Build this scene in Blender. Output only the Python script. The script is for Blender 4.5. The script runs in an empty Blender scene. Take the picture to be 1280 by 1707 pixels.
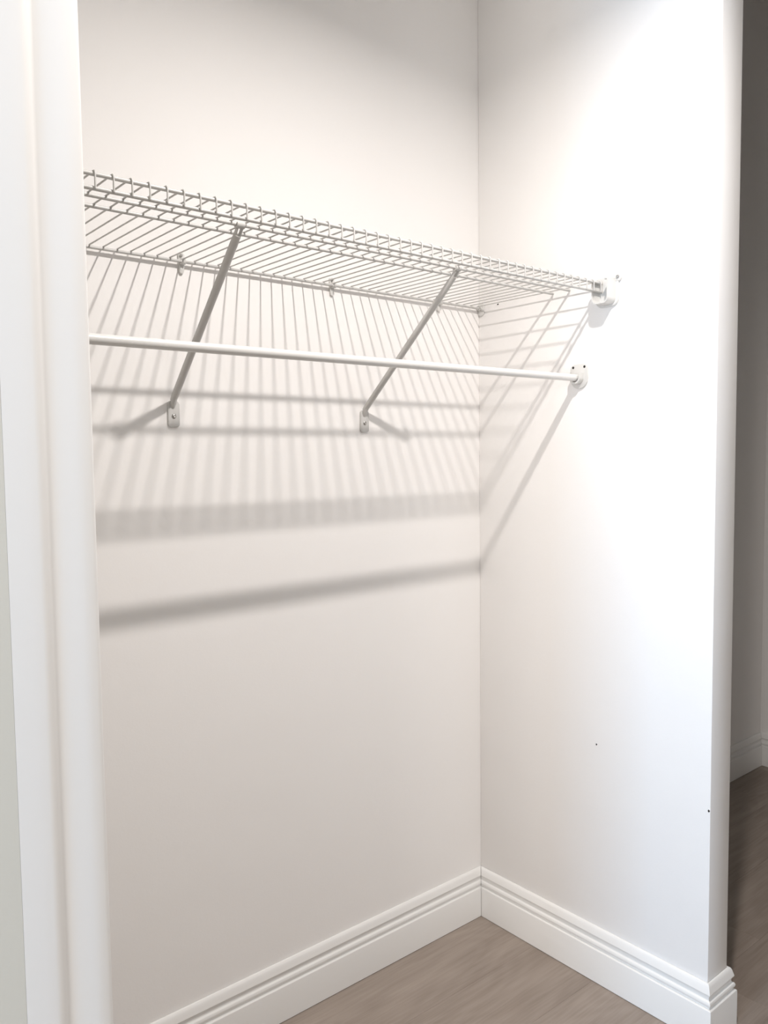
import bpy, bmesh, math, random
from mathutils import Vector, Matrix

random.seed(7)
scene = bpy.context.scene
COL = scene.collection

# ------------------------------------------------------------------ camera
CAM = Vector((-1.54135, -1.46090, 1.22599))
RIGHT = Vector((0.76792929, -0.64043179, -0.0114772))
UP = Vector((0.0512163, 0.04353196, 0.99773837))
FWD = Vector((0.63848374, 0.76678034, -0.06623001))
cam_data = bpy.data.cameras.new('camera')
cam_data.sensor_fit = 'VERTICAL'
cam_data.sensor_height = 24.0
cam_data.sensor_width = 24.0 * 1280 / 1707
cam_data.lens = 1347.28 / 1707 * 24.0
cam_data.clip_start = 0.02
cam = bpy.data.objects.new('camera', cam_data)
COL.objects.link(cam)
m = Matrix((RIGHT, UP, -FWD)).transposed().to_4x4()
m.translation = CAM
cam.matrix_world = m
scene.camera = cam

# ------------------------------------------------------------------ world, lights, exposure
world = bpy.data.worlds.new('world')
scene.world = world
world.use_nodes = True
world.node_tree.nodes['Background'].inputs['Color'].default_value = (0.75, 0.86, 1.0, 1)
world.node_tree.nodes['Background'].inputs['Strength'].default_value = 1.0

LAMP = Vector((-0.631, -0.95, 2.34))
LAMP_W = 20.5
LAMP_R = 0.022
WIN = dict(x=-3.98, y0=-1.56, y1=-0.95, z0=0.35, z1=1.75)
WIN_W = 14.0
LEFT_FILL = dict(x=-3.98, y0=-2.55, y1=-1.65, z0=0.25, z1=2.05)  # made-up second opening, for the fill light on the left
LEFT_FILL_W = 50.0

def area(name, loc, target, sx, sy, watt, color, shape='RECTANGLE', spread=180):
    d = bpy.data.lights.new(name, 'AREA')
    d.shape = shape
    d.size = sx
    d.size_y = sy
    d.energy = watt
    d.color = color
    d.spread = math.radians(spread)
    o = bpy.data.objects.new(name, d)
    COL.objects.link(o)
    o.location = loc
    o.rotation_euler = (Vector(target) - Vector(loc)).to_track_quat('-Z', 'Y').to_euler()
    return o

# daylight through the window of the room, far to the left of the closet
wc = ((WIN['y0'] + WIN['y1']) / 2, (WIN['z0'] + WIN['z1']) / 2)
area('window_daylight', (WIN['x'], wc[0], wc[1]), (0, wc[0], wc[1]),
     WIN['y1'] - WIN['y0'], WIN['z1'] - WIN['z0'], WIN_W, (0.34, 0.64, 1.0), spread=80)
wd = ((LEFT_FILL['y0'] + LEFT_FILL['y1']) / 2, (LEFT_FILL['z0'] + LEFT_FILL['z1']) / 2)  # added fill from the left, raises the soft light inside the closet
area('added_left_fill', (LEFT_FILL['x'], wd[0], wd[1]), (0, wd[0], wd[1]),
     LEFT_FILL['y1'] - LEFT_FILL['y0'], LEFT_FILL['z1'] - LEFT_FILL['z0'], LEFT_FILL_W, (1.0, 0.985, 0.975))
# added fill light far behind the camera, to lift the back wall
area('added_rear_fill', (-1.0, -4.97, 1.25), (-1.0, 0, 1.25), 2.0, 1.7, 21.0, (1.0, 0.985, 0.97))
# the lamp on the ceiling just in front of the closet
area('ceiling_lamp', LAMP, LAMP - Vector((0, 0, 1)), LAMP_R * 2, LAMP_R * 2, LAMP_W, (1.0, 0.945, 0.905), 'DISK', spread=161)
scene.view_settings.view_transform = 'Standard'
scene.view_settings.look = 'None'
scene.view_settings.exposure = -0.11
scene.view_settings.gamma = 1.0
scene.view_settings.use_curve_mapping = False

# ------------------------------------------------------------------ materials
def new_mat(name, color, rough=0.5, spec=0.5, metal=0.0):
    mt = bpy.data.materials.new(name)
    mt.use_nodes = True
    b = mt.node_tree.nodes['Principled BSDF']
    b.inputs['Base Color'].default_value = (*color, 1)
    b.inputs['Roughness'].default_value = rough
    b.inputs['Specular IOR Level'].default_value = spec
    b.inputs['Metallic'].default_value = metal
    return mt, mt.node_tree, b

def add_bump(nt, b, layers):
    """layers: (scale, detail, weight) noises summed into one bump in metres."""
    geo = nt.nodes.new('ShaderNodeNewGeometry')
    total = None
    for sc, det, w in layers:
        n = nt.nodes.new('ShaderNodeTexNoise')
        n.inputs['Scale'].default_value = sc
        n.inputs['Detail'].default_value = det
        nt.links.new(geo.outputs['Position'], n.inputs['Vector'])
        mul = nt.nodes.new('ShaderNodeMath')
        mul.operation = 'MULTIPLY'
        mul.inputs[1].default_value = w
        nt.links.new(n.outputs['Fac'], mul.inputs[0])
        if total is None:
            total = mul
        else:
            a = nt.nodes.new('ShaderNodeMath')
            nt.links.new(total.outputs[0], a.inputs[0])
            nt.links.new(mul.outputs[0], a.inputs[1])
            total = a
    bump = nt.nodes.new('ShaderNodeBump')
    bump.inputs['Strength'].default_value = 1.0
    bump.inputs['Distance'].default_value = 1.0
    nt.links.new(total.outputs[0], bump.inputs['Height'])
    nt.links.new(bump.outputs['Normal'], b.inputs['Normal'])

def paint(name, color, rough, layers):
    mt, nt, b = new_mat(name, color, rough, 0.3)
    add_bump(nt, b, layers)
    return mt

M_WALL = paint('wall_paint', (0.925, 0.905, 0.885), 0.62, [(260, 2, 0.00010), (45, 2, 0.00025), (7, 1, 0.0012)])
M_LOW_BOUNCE = paint('low_bounce_paint', (0.46, 0.43, 0.39), 0.7, [(260, 2, 0.00010)])  # for walls out of view, kept dark to cut bounced light
M_WALL_DARKER = paint('darker_wall_paint', (0.70, 0.685, 0.62), 0.65, [(260, 2, 0.00010)])  # grey-beige, a step darker than the closet wall paint
M_CEIL = paint('ceiling_paint', (0.90, 0.89, 0.87), 0.8, [(160, 3, 0.0004)])
M_TRIM = paint('trim_paint', (0.88, 0.87, 0.85), 0.35, [(60, 1, 0.00006)])
M_WIRE, _, _ = new_mat('white_wire_coating', (0.58, 0.57, 0.55), 0.35, 0.5)
M_ROD, _, _ = new_mat('white_enamel_rod', (0.74, 0.73, 0.71), 0.28, 0.5)
M_PLASTIC, _, _ = new_mat('white_plastic', (0.70, 0.69, 0.665), 0.38, 0.5)
M_STEEL, _, _ = new_mat('screw_steel', (0.42, 0.41, 0.39), 0.35, 0.5, 0.9)
M_DARK, _, _ = new_mat('hole_dark', (0.05, 0.045, 0.04), 0.9, 0.1)

def wood():
    mt, nt, b = new_mat('taupe_oak_plank', (0.3, 0.25, 0.2), 0.5, 0.35)
    N, L = nt.nodes, nt.links
    geo = N.new('ShaderNodeNewGeometry')
    info = N.new('ShaderNodeObjectInfo')
    off = N.new('ShaderNodeMath'); off.operation = 'MULTIPLY'; off.inputs[1].default_value = 37.0
    L.new(info.outputs['Random'], off.inputs[0])
    comb = N.new('ShaderNodeCombineXYZ')
    for i in range(3):
        L.new(off.outputs[0], comb.inputs[i])
    add = N.new('ShaderNodeVectorMath'); add.operation = 'ADD'
    L.new(geo.outputs['Position'], add.inputs[0]); L.new(comb.outputs[0], add.inputs[1])
    def stretched(sx, sy, scale, detail, dist):
        mp = N.new('ShaderNodeMapping')
        mp.inputs['Scale'].default_value = (sx, sy, 1)
        L.new(add.outputs[0], mp.inputs['Vector'])
        n = N.new('ShaderNodeTexNoise')
        n.inputs['Scale'].default_value = scale
        n.inputs['Detail'].default_value = detail
        n.inputs['Distortion'].default_value = dist
        L.new(mp.outputs[0], n.inputs['Vector'])
        return n
    broad = stretched(1.2, 7.0, 2.2, 3, 0.8)
    fine = stretched(2.5, 60.0, 3.0, 5, 0.3)
    # cathedral figure: rings of a low noise field
    field = stretched(1.0, 4.5, 1.3, 1, 0.2)
    ring = N.new('ShaderNodeMath'); ring.operation = 'MULTIPLY'; ring.inputs[1].default_value = 95.0
    L.new(field.outputs['Fac'], ring.inputs[0])
    sn = N.new('ShaderNodeMath'); sn.operation = 'SINE'
    L.new(ring.outputs[0], sn.inputs[0])
    def madd(a, w, c):
        q = N.new('ShaderNodeMath'); q.operation = 'MULTIPLY_ADD'
        L.new(a, q.inputs[0]); q.inputs[1].default_value = w
        if hasattr(c, 'is_linked'):
            L.new(c, q.inputs[2])
        else:
            q.inputs[2].default_value = c
        return q.outputs[0]
    t = madd(broad.outputs['Fac'], 0.80, -0.20)
    t = madd(fine.outputs['Fac'], 0.50, t)
    t = madd(sn.outputs[0], 0.035, t)
    t = madd(info.outputs['Random'], 0.16, t)
    ramp = N.new('ShaderNodeValToRGB')
    ramp.color_ramp.elements[0].position = 0.18
    ramp.color_ramp.elements[0].color = (0.232, 0.188, 0.156, 1)
    ramp.color_ramp.elements[1].position = 0.85
    ramp.color_ramp.elements[1].color = (0.392, 0.330, 0.284, 1)
    L.new(t, ramp.inputs['Fac'])
    L.new(ramp.outputs['Color'], b.inputs['Base Color'])
    bump = N.new('ShaderNodeBump')
    bump.inputs['Strength'].default_value = 0.25
    bump.inputs['Distance'].default_value = 0.0008
    L.new(fine.outputs['Fac'], bump.inputs['Height'])
    L.new(bump.outputs['Normal'], b.inputs['Normal'])
    return mt

M_WOOD = wood()

# ------------------------------------------------------------------ mesh helpers
def link(name, bm, mat, parent=None, smooth=True, angle=35):
    bmesh.ops.recalc_face_normals(bm, faces=bm.faces)
    me = bpy.data.meshes.new(name)
    bm.to_mesh(me)
    bm.free()
    me.materials.append(mat)
    if smooth:
        me.polygons.foreach_set('use_smooth', [True] * len(me.polygons))
        me.set_sharp_from_angle(angle=math.radians(angle))
    o = bpy.data.objects.new(name, me)
    COL.objects.link(o)
    if parent is not None:
        o.parent = parent
        o.matrix_parent_inverse = Matrix.Translation(-parent.location)
    return o

def structure(o, label=None):
    o['kind'] = 'structure'
    if label:
        o['label'] = label
    return o

def thing(name, loc, label, category, group=None):
    o = bpy.data.objects.new(name, None)
    o.empty_display_size = 0.02
    COL.objects.link(o)
    o.location = loc
    o['label'] = label
    o['category'] = category
    if group:
        o['group'] = group
    return o

def box(bm, lo, hi, bevel=0.0, seg=2):
    r = bmesh.ops.create_cube(bm, size=1.0)
    lo, hi = Vector(lo), Vector(hi)
    c, s = (lo + hi) / 2, hi - lo
    for v in r['verts']:
        v.co = Vector((v.co.x * s.x, v.co.y * s.y, v.co.z * s.z)) + c
    if bevel:
        es = {e for v in r['verts'] for e in v.link_edges}
        bmesh.ops.bevel(bm, geom=list(es), offset=bevel, segments=seg, affect='EDGES', profile=0.5)

def tube(bm, pts, r, sides=8, cap=True):
    pts = [Vector(p) for p in pts]
    n = len(pts)
    rs = r if isinstance(r, (list, tuple)) else [r] * n
    rings = []
    ref = None
    for i, p in enumerate(pts):
        d = (pts[min(i + 1, n - 1)] - pts[max(i - 1, 0)]).normalized()
        if ref is None:
            ref = d.orthogonal().normalized()
        u = (ref - d * ref.dot(d)).normalized()
        ref = u
        w = d.cross(u)
        k = 1.0
        if 0 < i < n - 1:
            a = (pts[i] - pts[i - 1]).normalized().dot((pts[i + 1] - pts[i]).normalized())
            k = 1.0 / max(0.6, math.sqrt((1 + a) / 2))
        rings.append([bm.verts.new(p + (u * math.cos(t) + w * math.sin(t)) * rs[i])
                      for t in [2 * math.pi * j / sides for j in range(sides)]])
    for a, b in zip(rings, rings[1:]):
        for j in range(sides):
            bm.faces.new((a[j], a[(j + 1) % sides], b[(j + 1) % sides], b[j]))
    if cap:
        bm.faces.new(rings[0][::-1])
        bm.faces.new(rings[-1])

def extrude_outline(bm, outline, to3d, depth0, depth1, bevel=0.0):
    """closed 2-D outline swept between two depths; to3d(u, v, w) -> point."""
    a = [bm.verts.new(to3d(u, v, depth0)) for u, v in outline]
    b = [bm.verts.new(to3d(u, v, depth1)) for u, v in outline]
    n = len(outline)
    side = [bm.faces.new((a[i], a[(i + 1) % n], b[(i + 1) % n], b[i])) for i in range(n)]
    bm.faces.new(a[::-1])
    fb = bm.faces.new(b)
    if bevel:
        bmesh.ops.bevel(bm, geom=list(fb.edges), offset=bevel, segments=2, affect='EDGES', profile=0.5)

def rounded_rect(w, h, r, seg=4, cx=0, cy=0, corners=(1, 1, 1, 1)):
    """counter-clockwise from lower right; per-corner radius factors (lr, ur, ul, ll)."""
    out = []
    for (sx, sy, a0), f in zip(((1, -1, -90), (1, 1, 0), (-1, 1, 90), (-1, -1, 180)), corners):
        rr = max(r * f, 1e-5)
        ox, oy = cx + sx * (w / 2 - rr), cy + sy * (h / 2 - rr)
        for k in range(seg + 1):
            t = math.radians(a0 + 90 * k / seg)
            out.append((ox + rr * math.cos(t), oy + rr * math.sin(t)))
    return out

# ------------------------------------------------------------------ the room
CEIL, HALL_CEIL = 2.40, 3.05
XL, XR, YF = -4.0, 1.60, -5.0
XE, HALL_Y = 4.4, -0.20      # unseen room carried on past the hallway wall, to cut bounced light
WING_T, WING_Y = 0.081, -0.645
OPEN_X = -1.243            # edge of the closet opening on its left
FACE_Y = -0.637            # front face of the wall left of the opening

def wall(name, lo, hi, label, mat=M_WALL, bevel=0.0):
    bm = bmesh.new()
    box(bm, lo, hi, bevel)
    return structure(link(name, bm, mat), label)

wall('wall_back', (-1.70, 0.0, 0.0), (XR + 0.1, 0.10, HALL_CEIL), 'white painted back wall of the closet')
wall_right = wall('wall_right', (0.0, WING_Y, 0.0), (WING_T, 0.0, CEIL), 'white painted side wall ending at the hallway', bevel=0.0025)
wall('wall_hall', (XR, HALL_Y, 0.0), (XR + 0.1, 0.0, HALL_CEIL), 'shaded white wall closing the hallway')
wall('wall_closet_left', (-1.70, -0.52, 0.0), (-1.60, 0.0, CEIL), 'white painted left side wall of the closet')
# the wall left of the opening: plaster standing a little proud of the casing let into it
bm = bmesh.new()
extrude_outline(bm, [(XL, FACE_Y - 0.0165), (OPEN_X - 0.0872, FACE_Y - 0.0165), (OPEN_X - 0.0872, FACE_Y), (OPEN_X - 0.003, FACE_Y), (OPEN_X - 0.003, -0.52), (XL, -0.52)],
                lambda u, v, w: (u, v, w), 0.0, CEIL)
structure(link('wall_front_left', bm, M_WALL_DARKER, angle=20), 'darker-toned wall beside the casing of the closet opening')
wall('wall_right_room', (XE, YF, 0.0), (XE + 0.1, HALL_Y + 0.1, HALL_CEIL), 'beige wall of the added, unseen far room', M_LOW_BOUNCE)
wall('wall_back_room', (XR + 0.1, HALL_Y, 0.0), (XE, HALL_Y + 0.1, HALL_CEIL), 'beige wall of the added, unseen far room beside the hallway', M_LOW_BOUNCE)
wall('wall_rear', (XL, YF - 0.1, 0.0), (XE + 0.1, YF, HALL_CEIL), 'beige wall of the room behind', M_LOW_BOUNCE)
wall('wall_light_block', (0.75, -1.40, 0.0), (XE, -1.30, HALL_CEIL), 'unseen beige wall added to keep light off the hallway', M_LOW_BOUNCE)  # added partition, blocks the rear fill from the hallway wall
# left wall of the room: window opening, plus an added one for the fill
bm = bmesh.new()
ys = [YF, LEFT_FILL['y0'], LEFT_FILL['y1'], WIN['y0'], WIN['y1'], FACE_Y]
zs = sorted([0.0, LEFT_FILL['z0'], WIN['z0'], WIN['z1'], LEFT_FILL['z1'], CEIL])
def is_hole(yc, zc):
    return any(w['y0'] < yc < w['y1'] and w['z0'] < zc < w['z1'] for w in (WIN, LEFT_FILL))
for i in range(5):
    for j in range(5):
        if not is_hole((ys[i] + ys[i + 1]) / 2, (zs[j] + zs[j + 1]) / 2):
            box(bm, (XL - 0.1, ys[i], zs[j]), (XL, ys[i + 1], zs[j + 1]))
bmesh.ops.remove_doubles(bm, verts=bm.verts, dist=1e-5)
structure(link('wall_left', bm, M_LOW_BOUNCE, smooth=False), 'beige room wall with the window opening and an added fill opening')
wall('ceiling', (XL - 0.1, YF - 0.1, CEIL), (WING_T, 0.10, HALL_CEIL), 'white ceiling over the closet and the room, assumed lowered', M_CEIL)  # lowering assumed, out of view; keeps bounced light in the closet
wall('ceiling_hall', (WING_T, YF - 0.1, HALL_CEIL), (XE + 0.1, 0.10, HALL_CEIL + 0.1), 'white ceiling of the hallway', M_CEIL)
# floor: a slab with planks laid along the back wall
floor = wall('floor', (XL - 0.1, YF - 0.1, -0.10), (XE + 0.1, 0.10, -0.009), 'taupe wood plank floor', M_WOOD)

PL_L, PL_W, PL_T = 1.22, 0.178, 0.009
bm = bmesh.new()
box(bm, (0, 0, -PL_T), (PL_L - 0.0002, PL_W - 0.0002, 0), 0.0003, 1)
bmesh.ops.recalc_face_normals(bm, faces=bm.faces)
plank_full = bpy.data.meshes.new('plank')
bm.to_mesh(plank_full); bm.free()
plank_full.materials.append(M_WOOD)
plank_cut = {}
def plank_mesh(length):
    if abs(length - PL_L) < 1e-4:
        return plank_full
    key = round(length, 3)
    if key not in plank_cut:
        bm = bmesh.new()
        box(bm, (0, 0, -PL_T), (length - 0.0002, PL_W - 0.0002, 0), 0.0003, 1)
        bmesh.ops.recalc_face_normals(bm, faces=bm.faces)
        me = bpy.data.meshes.new('plank')
        bm.to_mesh(me); bm.free()
        me.materials.append(M_WOOD)
        plank_cut[key] = me
    return plank_cut[key]

y = -0.014
row = 0
starts = [0.55, 0.76, 0.44, 0.68, 0.60, 0.97, 0.20]
while y - PL_W > YF:
    x = XL - starts[row % 7]
    xe = XR if y > HALL_Y else XE
    while x < xe:
        a, b = max(x, XL), min(x + PL_L, xe)
        if b - a > 0.05:
            o = bpy.data.objects.new('plank', plank_mesh(b - a))
            COL.objects.link(o)
            o.parent = floor
            o.location = (a, y - PL_W, 0)
        x += PL_L
    y -= PL_W
    row += 1

# ------------------------------------------------------------------ baseboards
BB = [(0.0150, 0.0), (0.0150, 0.0755), (0.0144, 0.0785), (0.0128, 0.0797), (0.0088, 0.0800), (0.0084, 0.0830),
      (0.0112, 0.0855), (0.0122, 0.0885), (0.0121, 0.0915), (0.0108, 0.0945), (0.0066, 0.0965),
      (0.0058, 0.1005), (0.0068, 0.1055), (0.0098, 0.1082), (0.0104, 0.1102), (0.0098, 0.1125),
      (0.0086, 0.1170), (0.0070, 0.1230), (0.0052, 0.1270), (0.0030, 0.1290), (0.0, 0.1293)]

def baseboard(name, p0, p1, normal, cut0, cut1, label):
    """cut: +1 outside mitre, -1 inside mitre, 0 square, at each end (with the face offset)."""
    p0, p1, nv = Vector(p0), Vector(p1), Vector(normal)
    d = (p1 - p0).normalized()
    bm = bmesh.new()
    ends = []
    for p, s, c in ((p0, -1, cut0), (p1, 1, cut1)):
        ring = [bm.verts.new(p + nv * t + d * (s * c * t) + Vector((0, 0, z + (0.0014 if z == 0 else 0)))) for t, z in BB]
        ring.append(bm.verts.new(p + Vector((0, 0, 0.0014))))
        ends.append(ring)
    a, b = ends
    k = len(a)
    for i in range(k):
        bm.faces.new((a[i], a[(i + 1) % k], b[(i + 1) % k], b[i]))
    bm.faces.new(a); bm.faces.new(b[::-1])
    return structure(link(name, bm, M_TRIM, angle=28), label)

G = 0.0006
baseboard('baseboard_back', (-1.60, -G, 0), (-G, -G, 0), (0, -1, 0), -1, -1, 'white stepped baseboard along the closet back wall')
baseboard('baseboard_right', (-G, -G - 0.0011, 0), (-G, WING_Y - G, 0), (-1, 0, 0), -1, 1, 'white stepped baseboard along the closet side wall')
baseboard('baseboard_end', (-G, WING_Y - G, 0), (WING_T + G, WING_Y - G, 0), (0, -1, 0), 1, 1, 'short white baseboard wrapping the wall end')
baseboard('baseboard_wing', (WING_T + G, WING_Y - G, 0), (WING_T + G, -G, 0), (1, 0, 0), 1, -1, 'white baseboard on the hallway side of the wall')
baseboard('baseboard_hall', (WING_T + G, -G, 0), (XR - G, -G, 0), (0, -1, 0), -1, -1, 'white baseboard along the shaded hallway wall')
baseboard('baseboard_hall_end', (XR - G, -G, 0), (XR - G, HALL_Y, 0), (-1, 0, 0), -1, 0, 'white baseboard at the hallway end wall')

# ------------------------------------------------------------------ casing left of the opening
prof = [(OPEN_X + 0.0005, 0.0), (OPEN_X + 0.0005, 0.0060), (OPEN_X, 0.0078), (OPEN_X - 0.0016, 0.0094), (OPEN_X - 0.0045, 0.0104),
        (OPEN_X - 0.018, 0.0110), (OPEN_X - 0.034, 0.0109), (OPEN_X - 0.0400, 0.0105), (OPEN_X - 0.0435, 0.0103), (OPEN_X - 0.0455, 0.0106),
        (OPEN_X - 0.0475, 0.0120), (OPEN_X - 0.0497, 0.0135), (OPEN_X - 0.0522, 0.0146), (OPEN_X - 0.0550, 0.0153), (OPEN_X - 0.0580, 0.0156),
        (OPEN_X - 0.068, 0.0158), (OPEN_X - 0.080, 0.0159), (OPEN_X - 0.0870, 0.0159),
        (OPEN_X - 0.0870, 0.0)]
bm = bmesh.new()
extrude_outline(bm, prof, lambda u, v, w: (u, FACE_Y - G - v, w), 0.0005, CEIL - 0.001)
structure(link('trim_1', bm, M_TRIM, angle=50), 'white moulded casing at the edge of the closet opening')
baseboard('baseboard_front', (XL + G, FACE_Y - 0.0165 - G, 0), (OPEN_X - 0.0900, FACE_Y - 0.0165 - G, 0), (0, -1, 0), -1, 0, 'white baseboard beside the casing')

# small flaws of the side wall
def wall_mark(name, yy, zz, ry, rz, label):
    bm = bmesh.new()
    n = 9
    vs = []
    for j in range(n):
        t = 2 * math.pi * j / n
        k = random.uniform(0.75, 1.15)
        vs.append((yy + ry * k * math.cos(t), zz + rz * k * math.sin(t)))
    extrude_outline(bm, vs, lambda u, v, w: (w, u, v), 0.0005, -0.0003)
    o = link(name, bm, M_DARK, wall_right, smooth=False)
    o['label'] = label
wall_mark('nail_hole', -0.367, 0.561, 0.0020, 0.0028, 'small dark nail hole in the side wall')
wall_mark('anchor_hole', -0.066, 1.6085, 0.0030, 0.0020, 'small dark hole beside the shelf corner')
wall_mark('paint_chip', -0.6415, 0.495, 0.0022, 0.0032, 'dark paint chip on the wall edge')

# ------------------------------------------------------------------ wire shelf
ZS, YFR, HL, Y3, Y4, YBK = 1.6054, -0.3768, 0.0186, -0.2890, -0.2415, -0.0102
RL, RD = 0.0030, 0.0014        # radii of the long rails and of the deck wires
XEND = -1.592
shelf = thing('wire_shelf', (-0.80, 0, ZS), 'long white ventilated wire shelf fixed across the closet back wall', 'wire shelf')

def rail(name, yy, zz, x1=-0.004, r=RL, label=None):
    bm = bmesh.new()
    tube(bm, [(XEND, yy, zz), (x1, yy, zz)], r, 12)
    o = link(name, bm, M_WIRE, shelf)
    if label:
        o['label'] = label
    return o
rail('front_rail', YFR, ZS, -0.006, label='upper long wire of the front lip')
rail('lip_rail', YFR, ZS - HL, -0.006, label='lower long wire of the front lip')
rail('deck_rail', Y3, ZS)
rail('deck_rail', Y4, ZS)
rail('back_rail', YBK, ZS)

ZD = ZS + RL + RD
path = [(0, YBK + 0.003, ZD), (0, Y4, ZD), (0, YFR + 0.002, ZD)]
br = RL + RD
for k in range(1, 5):
    t = math.radians(90 * k / 4)
    path.append((0, YFR + 0.0 - br * math.sin(t), ZS + br * math.cos(t)))
path.append((0, YFR - br, ZS - HL - 0.0012))
bm = bmesh.new()
tube(bm, path, RD, 7)
bmesh.ops.recalc_face_normals(bm, faces=bm.faces)
wire_me = bpy.data.meshes.new('deck_wire')
bm.to_mesh(wire_me); bm.free()
wire_me.materials.append(M_WIRE)
wire_me.polygons.foreach_set('use_smooth', [True] * len(wire_me.polygons))
wire_me.set_sharp_from_angle(angle=math.radians(60))
xw = -0.0135
while xw > XEND + 0.004:
    o = bpy.data.objects.new('deck_wire', wire_me)
    COL.objects.link(o)
    o.parent = shelf
    o.matrix_parent_inverse = Matrix.Translation(-shelf.location)
    o.location = (xw + random.uniform(-0.0003, 0.0003), 0, 0)
    xw -= 0.0254

# ------------------------------------------------------------------ diagonal braces
def screw(parent, loc, normal, r=0.0038, h=0.0022, name='screw'):
    """pan head with a cross recess, axis along normal"""
    nv = Vector(normal).normalized()
    q = nv.to_track_quat('Z', 'Y').to_matrix()
    bm = bmesh.new()
    loc = Vector(loc)
    prof = [(r, 0), (r, h * 0.35), (r * 0.8, h * 0.8), (r * 0.45, h)]
    rings = []
    for rr, z in prof:
        rings.append([bm.verts.new(loc + q @ Vector((rr * math.cos(t), rr * math.sin(t), z)))
                      for t in [2 * math.pi * j / 12 for j in range(12)]])
    for a, b in zip(rings, rings[1:]):
        for j in range(12):
            bm.faces.new((a[j], a[(j + 1) % 12], b[(j + 1) % 12], b[j]))
    bm.faces.new(rings[0][::-1])
    c = bm.verts.new(loc + q @ Vector((0, 0, h * 0.35)))
    for j in range(12):
        bm.faces.new((rings[-1][j], rings[-1][(j + 1) % 12], c))
    return link(name, bm, M_STEEL, parent)

def brace(foot_x, foot_z, top_x, label):
    t = thing('shelf_brace', (foot_x, 0, foot_z), label, 'brace', 'diagonal braces under the wire shelf')
    P0 = Vector((foot_x - 0.0015, -0.0062, foot_z + 0.026))
    P1 = Vector((top_x, Y3 + 0.005, ZS - 0.0115))
    d = (P1 - P0).normalized()
    s = Vector((1, 0, 0)); s = (s - d * s.dot(d)).normalized()
    n = d.cross(s).normalized()
    if n.z > 0:
        n = -n                       # n points out of the rounded underside
    # open channel, rounded side down
    hw, dp, th = 0.0062, 0.0062, 0.0011
    outer, inner = [], []
    for k in range(9):
        a = math.radians(180 * k / 8)
        outer.append((-hw * math.cos(a), dp * 0.15 + dp * 0.85 * math.sin(a)))
        inner.append((-(hw - th) * math.cos(a), dp * 0.15 + (dp * 0.85 - th) * math.sin(a)))
    sec = [(-hw, -dp * 0.6)] + outer + [(hw, -dp * 0.6), (hw - th, -dp * 0.6)] + inner[::-1] + [(-(hw - th), -dp * 0.6)]
    bm = bmesh.new()
    Lg = (P1 - P0).length
    rings = []
    for w, k in ((0.0, 0.86), (0.012, 1.0), (Lg - 0.018, 1.0), (Lg - 0.004, 0.92)):
        rings.append([bm.verts.new(P0 + d * w + s * (u * k) + n * (v * k)) for u, v in sec])
    ns = len(sec)
    for a, b in zip(rings, rings[1:]):
        for j in range(ns):
            bm.faces.new((a[j], a[(j + 1) % ns], b[(j + 1) % ns], b[j]))
    bm.faces.new(rings[0][::-1]); bm.faces.new(rings[-1])
    link('strut', bm, M_WIRE, t)
    # two prongs and the jaw that grips the deck rail
    for sg in (-1, 1):
        bm = bmesh.new()
        c = P1 + s * (sg * 0.0042)
        a0, a1 = c - d * 0.010, Vector((c.x, Y3 + 0.001, ZS - 0.0046))
        w = s * 0.0009
        e = n * 0.0036
        vs = [bm.verts.new(p) for p in (a0 - w - e, a0 + w - e, a0 + w + e, a0 - w + e,
                                        a1 - w - e, a1 + w - e, a1 + w + e, a1 - w + e)]
        for f in ((0, 1, 2, 3), (7, 6, 5, 4), (0, 4, 5, 1), (1, 5, 6, 2), (2, 6, 7, 3), (3, 7, 4, 0)):
            bm.faces.new([vs[i] for i in f])
        link('prong', bm, M_WIRE, t)
    bm = bmesh.new()
    jo = []
    for k in range(11):
        a = math.radians(150 + 240 * k / 10)
        jo.append((0.0060 * math.cos(a), 0.0060 * math.sin(a)))
    ji = [(u * 0.0032 / 0.0060, v * 0.0032 / 0.0060) for u, v in jo[::-1]]
    extrude_outline(bm, jo + ji, lambda u, v, w: (top_x + w, Y3 + u, ZS + v), -0.0075, 0.0075)
    link('jaw', bm, M_WIRE, t)
    # foot plate on the wall
    bm = bmesh.new()
    out = rounded_rect(0.0245, 0.050, 0.0062, 4, 0, 0.001)
    out = [(u * (1.0 if v < 0.012 else 0.94), v) for u, v in out]
    extrude_outline(bm, out, lambda u, v, w: (foot_x + u, -w, foot_z + v), 0.0003, 0.0046, 0.0012)
    link('foot_plate', bm, M_WIRE, t)
    # shoulder where the strut runs into the plate
    bm = bmesh.new()
    tube(bm, [P0 + Vector((0, 0.0035, -0.013)), P0 + Vector((0, -0.001, -0.004)), P0 + d * 0.010],
         [0.0035, 0.0058, 0.0056], 10)
    link('shoulder', bm, M_WIRE, t)
    screw(t, (foot_x, -0.0046, foot_z - 0.003), (0, -1, 0), 0.0046, 0.0024)
    return t

brace(-0.8505, 1.3145, -0.862, 'grey-white diagonal brace farther from the closet corner')
brace(-0.3825, 1.3100, -0.367, 'grey-white diagonal brace nearer the closet corner')

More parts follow.
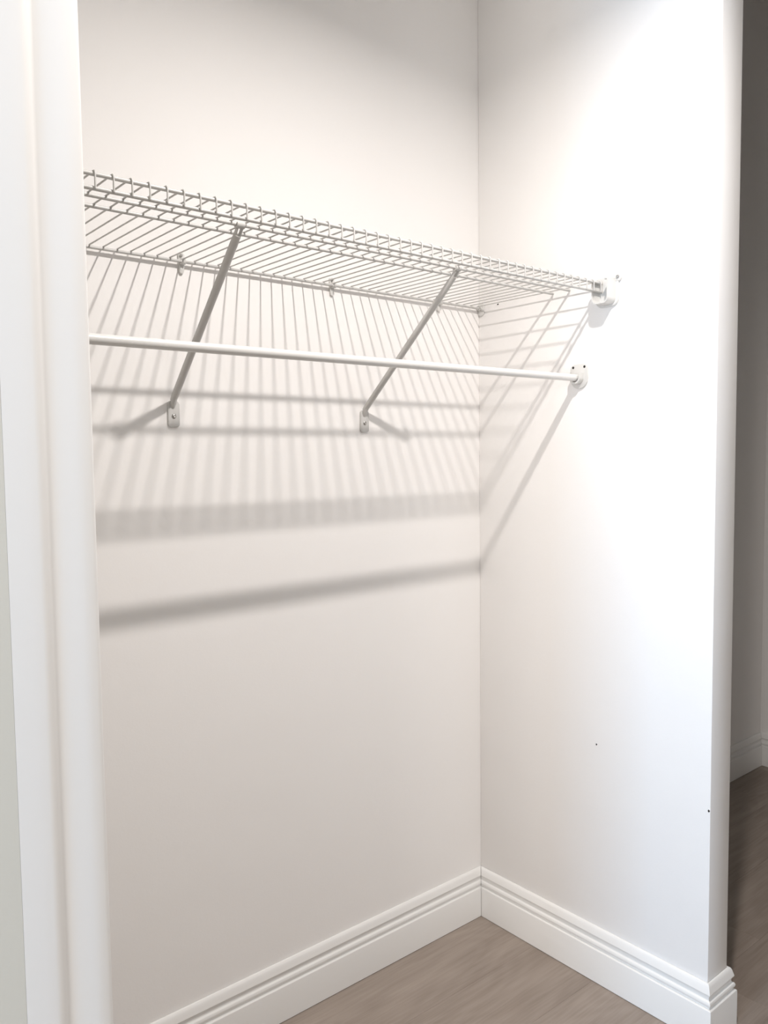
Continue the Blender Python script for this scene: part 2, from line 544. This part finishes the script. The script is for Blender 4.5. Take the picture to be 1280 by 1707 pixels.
# ------------------------------------------------------------------ wall clips behind the shelf
def wall_clip(xc, label):
    t = thing('wall_clip', (xc, 0, ZS), label, 'clip', 'plastic clips holding the back of the shelf')
    bm = bmesh.new()
    out = []
    for u, v in rounded_rect(0.013, 0.040, 0.0055, 4, 0, -0.002):
        k = 1.0 if v > -0.006 else 1.0 - 0.35 * min(1, (-0.006 - v) / 0.016)
        out.append((u * k, v))
    extrude_outline(bm, out, lambda u, v, w: (xc + u, -w, ZS + v), 0.0003, 0.0052, 0.001)
    link('base', bm, M_PLASTIC, t)
    bm = bmesh.new()
    jo = []
    for k in range(13):
        a = math.radians(60 + 270 * k / 12)
        jo.append((0.0056 * math.cos(a), 0.0056 * math.sin(a)))
    ji = [(u * 0.0031 / 0.0056, v * 0.0031 / 0.0056) for u, v in jo[::-1]]
    extrude_outline(bm, jo + ji, lambda u, v, w: (xc + w, YBK - u, ZS + v), -0.0045, 0.0045)
    link('collar', bm, M_PLASTIC, t)
    bm = bmesh.new()
    tube(bm, [(xc - 0.002, -0.004, ZS + 0.012), (xc - 0.002, -0.0085, ZS + 0.0122), (xc - 0.002, -0.0105, ZS + 0.0123)], [0.0030, 0.0030, 0.0018], 10)
    link('pin', bm, M_STEEL, t)
    return t

wall_clip(-0.826, 'small white wall clip on the shelf back rail beside the farther brace')
wall_clip(-0.4695, 'small white wall clip on the shelf back rail between the two braces')
wall_clip(-0.145, 'small white wall clip on the shelf back rail between brace and corner')

# hook-shaped end cap at the inner corner
t = thing('corner_clip', (-0.006, 0, ZS), 'white rounded end clip where the shelf back rail meets the corner', 'clip')
bm = bmesh.new()
out = [(0.000, 0.012), (-0.018, 0.012), (-0.020, 0.009), (-0.020, -0.010)]
for k in range(1, 8):
    a = math.radians(180 + 120 * k / 8)
    out.append((-0.011 + 0.009 * math.cos(a), -0.010 + 0.009 * math.sin(a)))
out += [(-0.0015, -0.016), (0.0, -0.012)]
extrude_outline(bm, out, lambda u, v, w: (w, u - 0.0003, ZS + v), -0.0003, -0.0036, 0.0008)
link('plate', bm, M_PLASTIC, t)
bm = bmesh.new()
jo = [(0.0054 * math.cos(math.radians(a)), 0.0054 * math.sin(math.radians(a))) for a in range(150, 391, 24)]
ji = [(u * 0.0031 / 0.0054, v * 0.0031 / 0.0054) for u, v in jo[::-1]]
extrude_outline(bm, jo + ji, lambda u, v, w: (w, YBK + u, ZS + v), -0.0036, -0.0105)
link('cup', bm, M_PLASTIC, t)

# ------------------------------------------------------------------ end bracket on the side wall
t = thing('end_bracket', (0, -0.385, 1.585), 'white plastic end bracket holding the shelf front lip at the side wall', 'bracket')
bm = bmesh.new()
out = rounded_rect(0.058, 0.064, 0.016, 5, -0.3900, 1.585, (1, 0.35, 0.35, 1))
extrude_outline(bm, out, lambda u, v, w: (w, u, v), -0.0003, -0.0045, 0.0012)
link('base_plate', bm, M_PLASTIC, t)
# U-shaped cup open towards the shelf and at the top
def u_profile(cy, hw, ztop, zbot, th, seg=8):
    o_, i_ = [(cy - hw, ztop)], [(cy - hw + th, ztop)]
    r = min(hw, 0.013)
    for sx, a0 in ((-1, 180), (1, 270)):
        for k in range(seg + 1):
            a = math.radians(a0 + 90 * k / seg)
            o_.append((cy + sx * (hw - r) + r * math.cos(a), zbot + r + r * math.sin(a)))
            i_.append((cy + sx * (hw - r) + (r - th) * math.cos(a), zbot + r + (r - th) * math.sin(a)))
    o_.append((cy + hw, ztop)); i_.append((cy + hw - th, ztop))
    return o_ + i_[::-1]
bm = bmesh.new()
extrude_outline(bm, u_profile(-0.3915, 0.0210, 1.6105, 1.5570, 0.0026), lambda u, v, w: (w, u, v), -0.0045, -0.0340)
link('cup', bm, M_PLASTIC, t)
# top tongue and the ear with its screw
bm = bmesh.new()
box(bm, (-0.030, -0.4115, 1.6085), (-0.0045, -0.4000, 1.6120), 0.0008)
link('tongue', bm, M_PLASTIC, t)
bm = bmesh.new()
extrude_outline(bm, rounded_rect(0.020, 0.017, 0.007, 4, -0.4165, 1.6135), lambda u, v, w: (w, u, v), -0.0003, -0.0052, 0.001)
link('ear', bm, M_PLASTIC, t)
screw(t, (-0.0052, -0.4180, 1.6140), (-1, 0, 0), 0.0036, 0.003)

# ------------------------------------------------------------------ closet rod and its sockets
RZ0, RSL, RY, RR = 1.4040, 0.0050, -0.3150, 0.0079
rod = None
bm = bmesh.new()
tube(bm, [(-1.590, RY, RZ0 - 1.590 * RSL), (-0.010, RY, RZ0)], RR, 28)
rod = link('closet_rod', bm, M_ROD, angle=50)
rod['label'] = 'long round white closet rod hanging below the wire shelf'
rod['category'] = 'closet rod'

def rod_socket(x0, sg, zc, label):
    """x0 wall plane, sg direction into the closet"""
    t = thing('rod_socket', (x0, RY, zc), label, 'rod socket')
    f = lambda u, v, w: (x0 + sg * w, u, v)
    bm = bmesh.new()
    pl = rounded_rect(0.047, 0.056, 0.0235, 8, RY - 0.001, zc + 0.0035, (1, 0.45, 0.45, 1))
    extrude_outline(bm, pl, f, 0.0003, 0.0042, 0.0012)
    link('flange', bm, M_PLASTIC, t)
    # U-shaped cradle
    o_, i_ = [], []
    ro, ri = RR + 0.0062, RR + 0.0022
    o_.append((RY - ro, zc + 0.010)); i_.append((RY - ri, zc + 0.010))
    for k in range(17):
        a = math.radians(180 + 180 * k / 16)
        o_.append((RY + ro * math.cos(a), zc + ro * math.sin(a)))
        i_.append((RY + ri * math.cos(a), zc + ri * math.sin(a)))
    o_.append((RY + ro, zc + 0.010)); i_.append((RY + ri, zc + 0.010))
    bm = bmesh.new()
    extrude_outline(bm, o_ + i_[::-1], f, 0.0042, 0.0185)
    link('cradle', bm, M_PLASTIC, t)
    for dy in (-0.0155, 0.0155):
        bm = bmesh.new()
        tube(bm, [f(RY - 0.001 + dy, zc + 0.0245, 0.0036), f(RY - 0.001 + dy, zc + 0.0245, 0.0046)], 0.0030, 12)
        o = link('screw_hole', bm, M_DARK, t)
    return t
rod_socket(0.0, -1, RZ0, 'white plastic rod socket with two dark screw holes on the side wall')
rod_socket(-1.60, 1, RZ0 - 1.59 * RSL, 'white plastic rod socket on the left side wall of the closet')

# ------------------------------------------------------------------ the lamp's housing on the ceiling
bm = bmesh.new()
rings = []
for rr, z in ((0.055, CEIL - 0.0005), (0.055, CEIL - 0.040), (0.045, LAMP.z + 0.002), (0.022, LAMP.z + 0.002), (0.020, LAMP.z + 0.012)):
    rings.append([bm.verts.new((LAMP.x + rr * math.cos(a), LAMP.y + rr * math.sin(a), z))
                  for a in [2 * math.pi * j / 32 for j in range(32)]])
for a, b in zip(rings, rings[1:]):
    for j in range(32):
        bm.faces.new((a[j], a[(j + 1) % 32], b[(j + 1) % 32], b[j]))
bm.faces.new(rings[0][::-1]); bm.faces.new(rings[-1])
o = link('ceiling_light', bm, M_PLASTIC)
o['label'] = 'small round white spotlight fixed to the ceiling before the closet'
o['category'] = 'ceiling light'
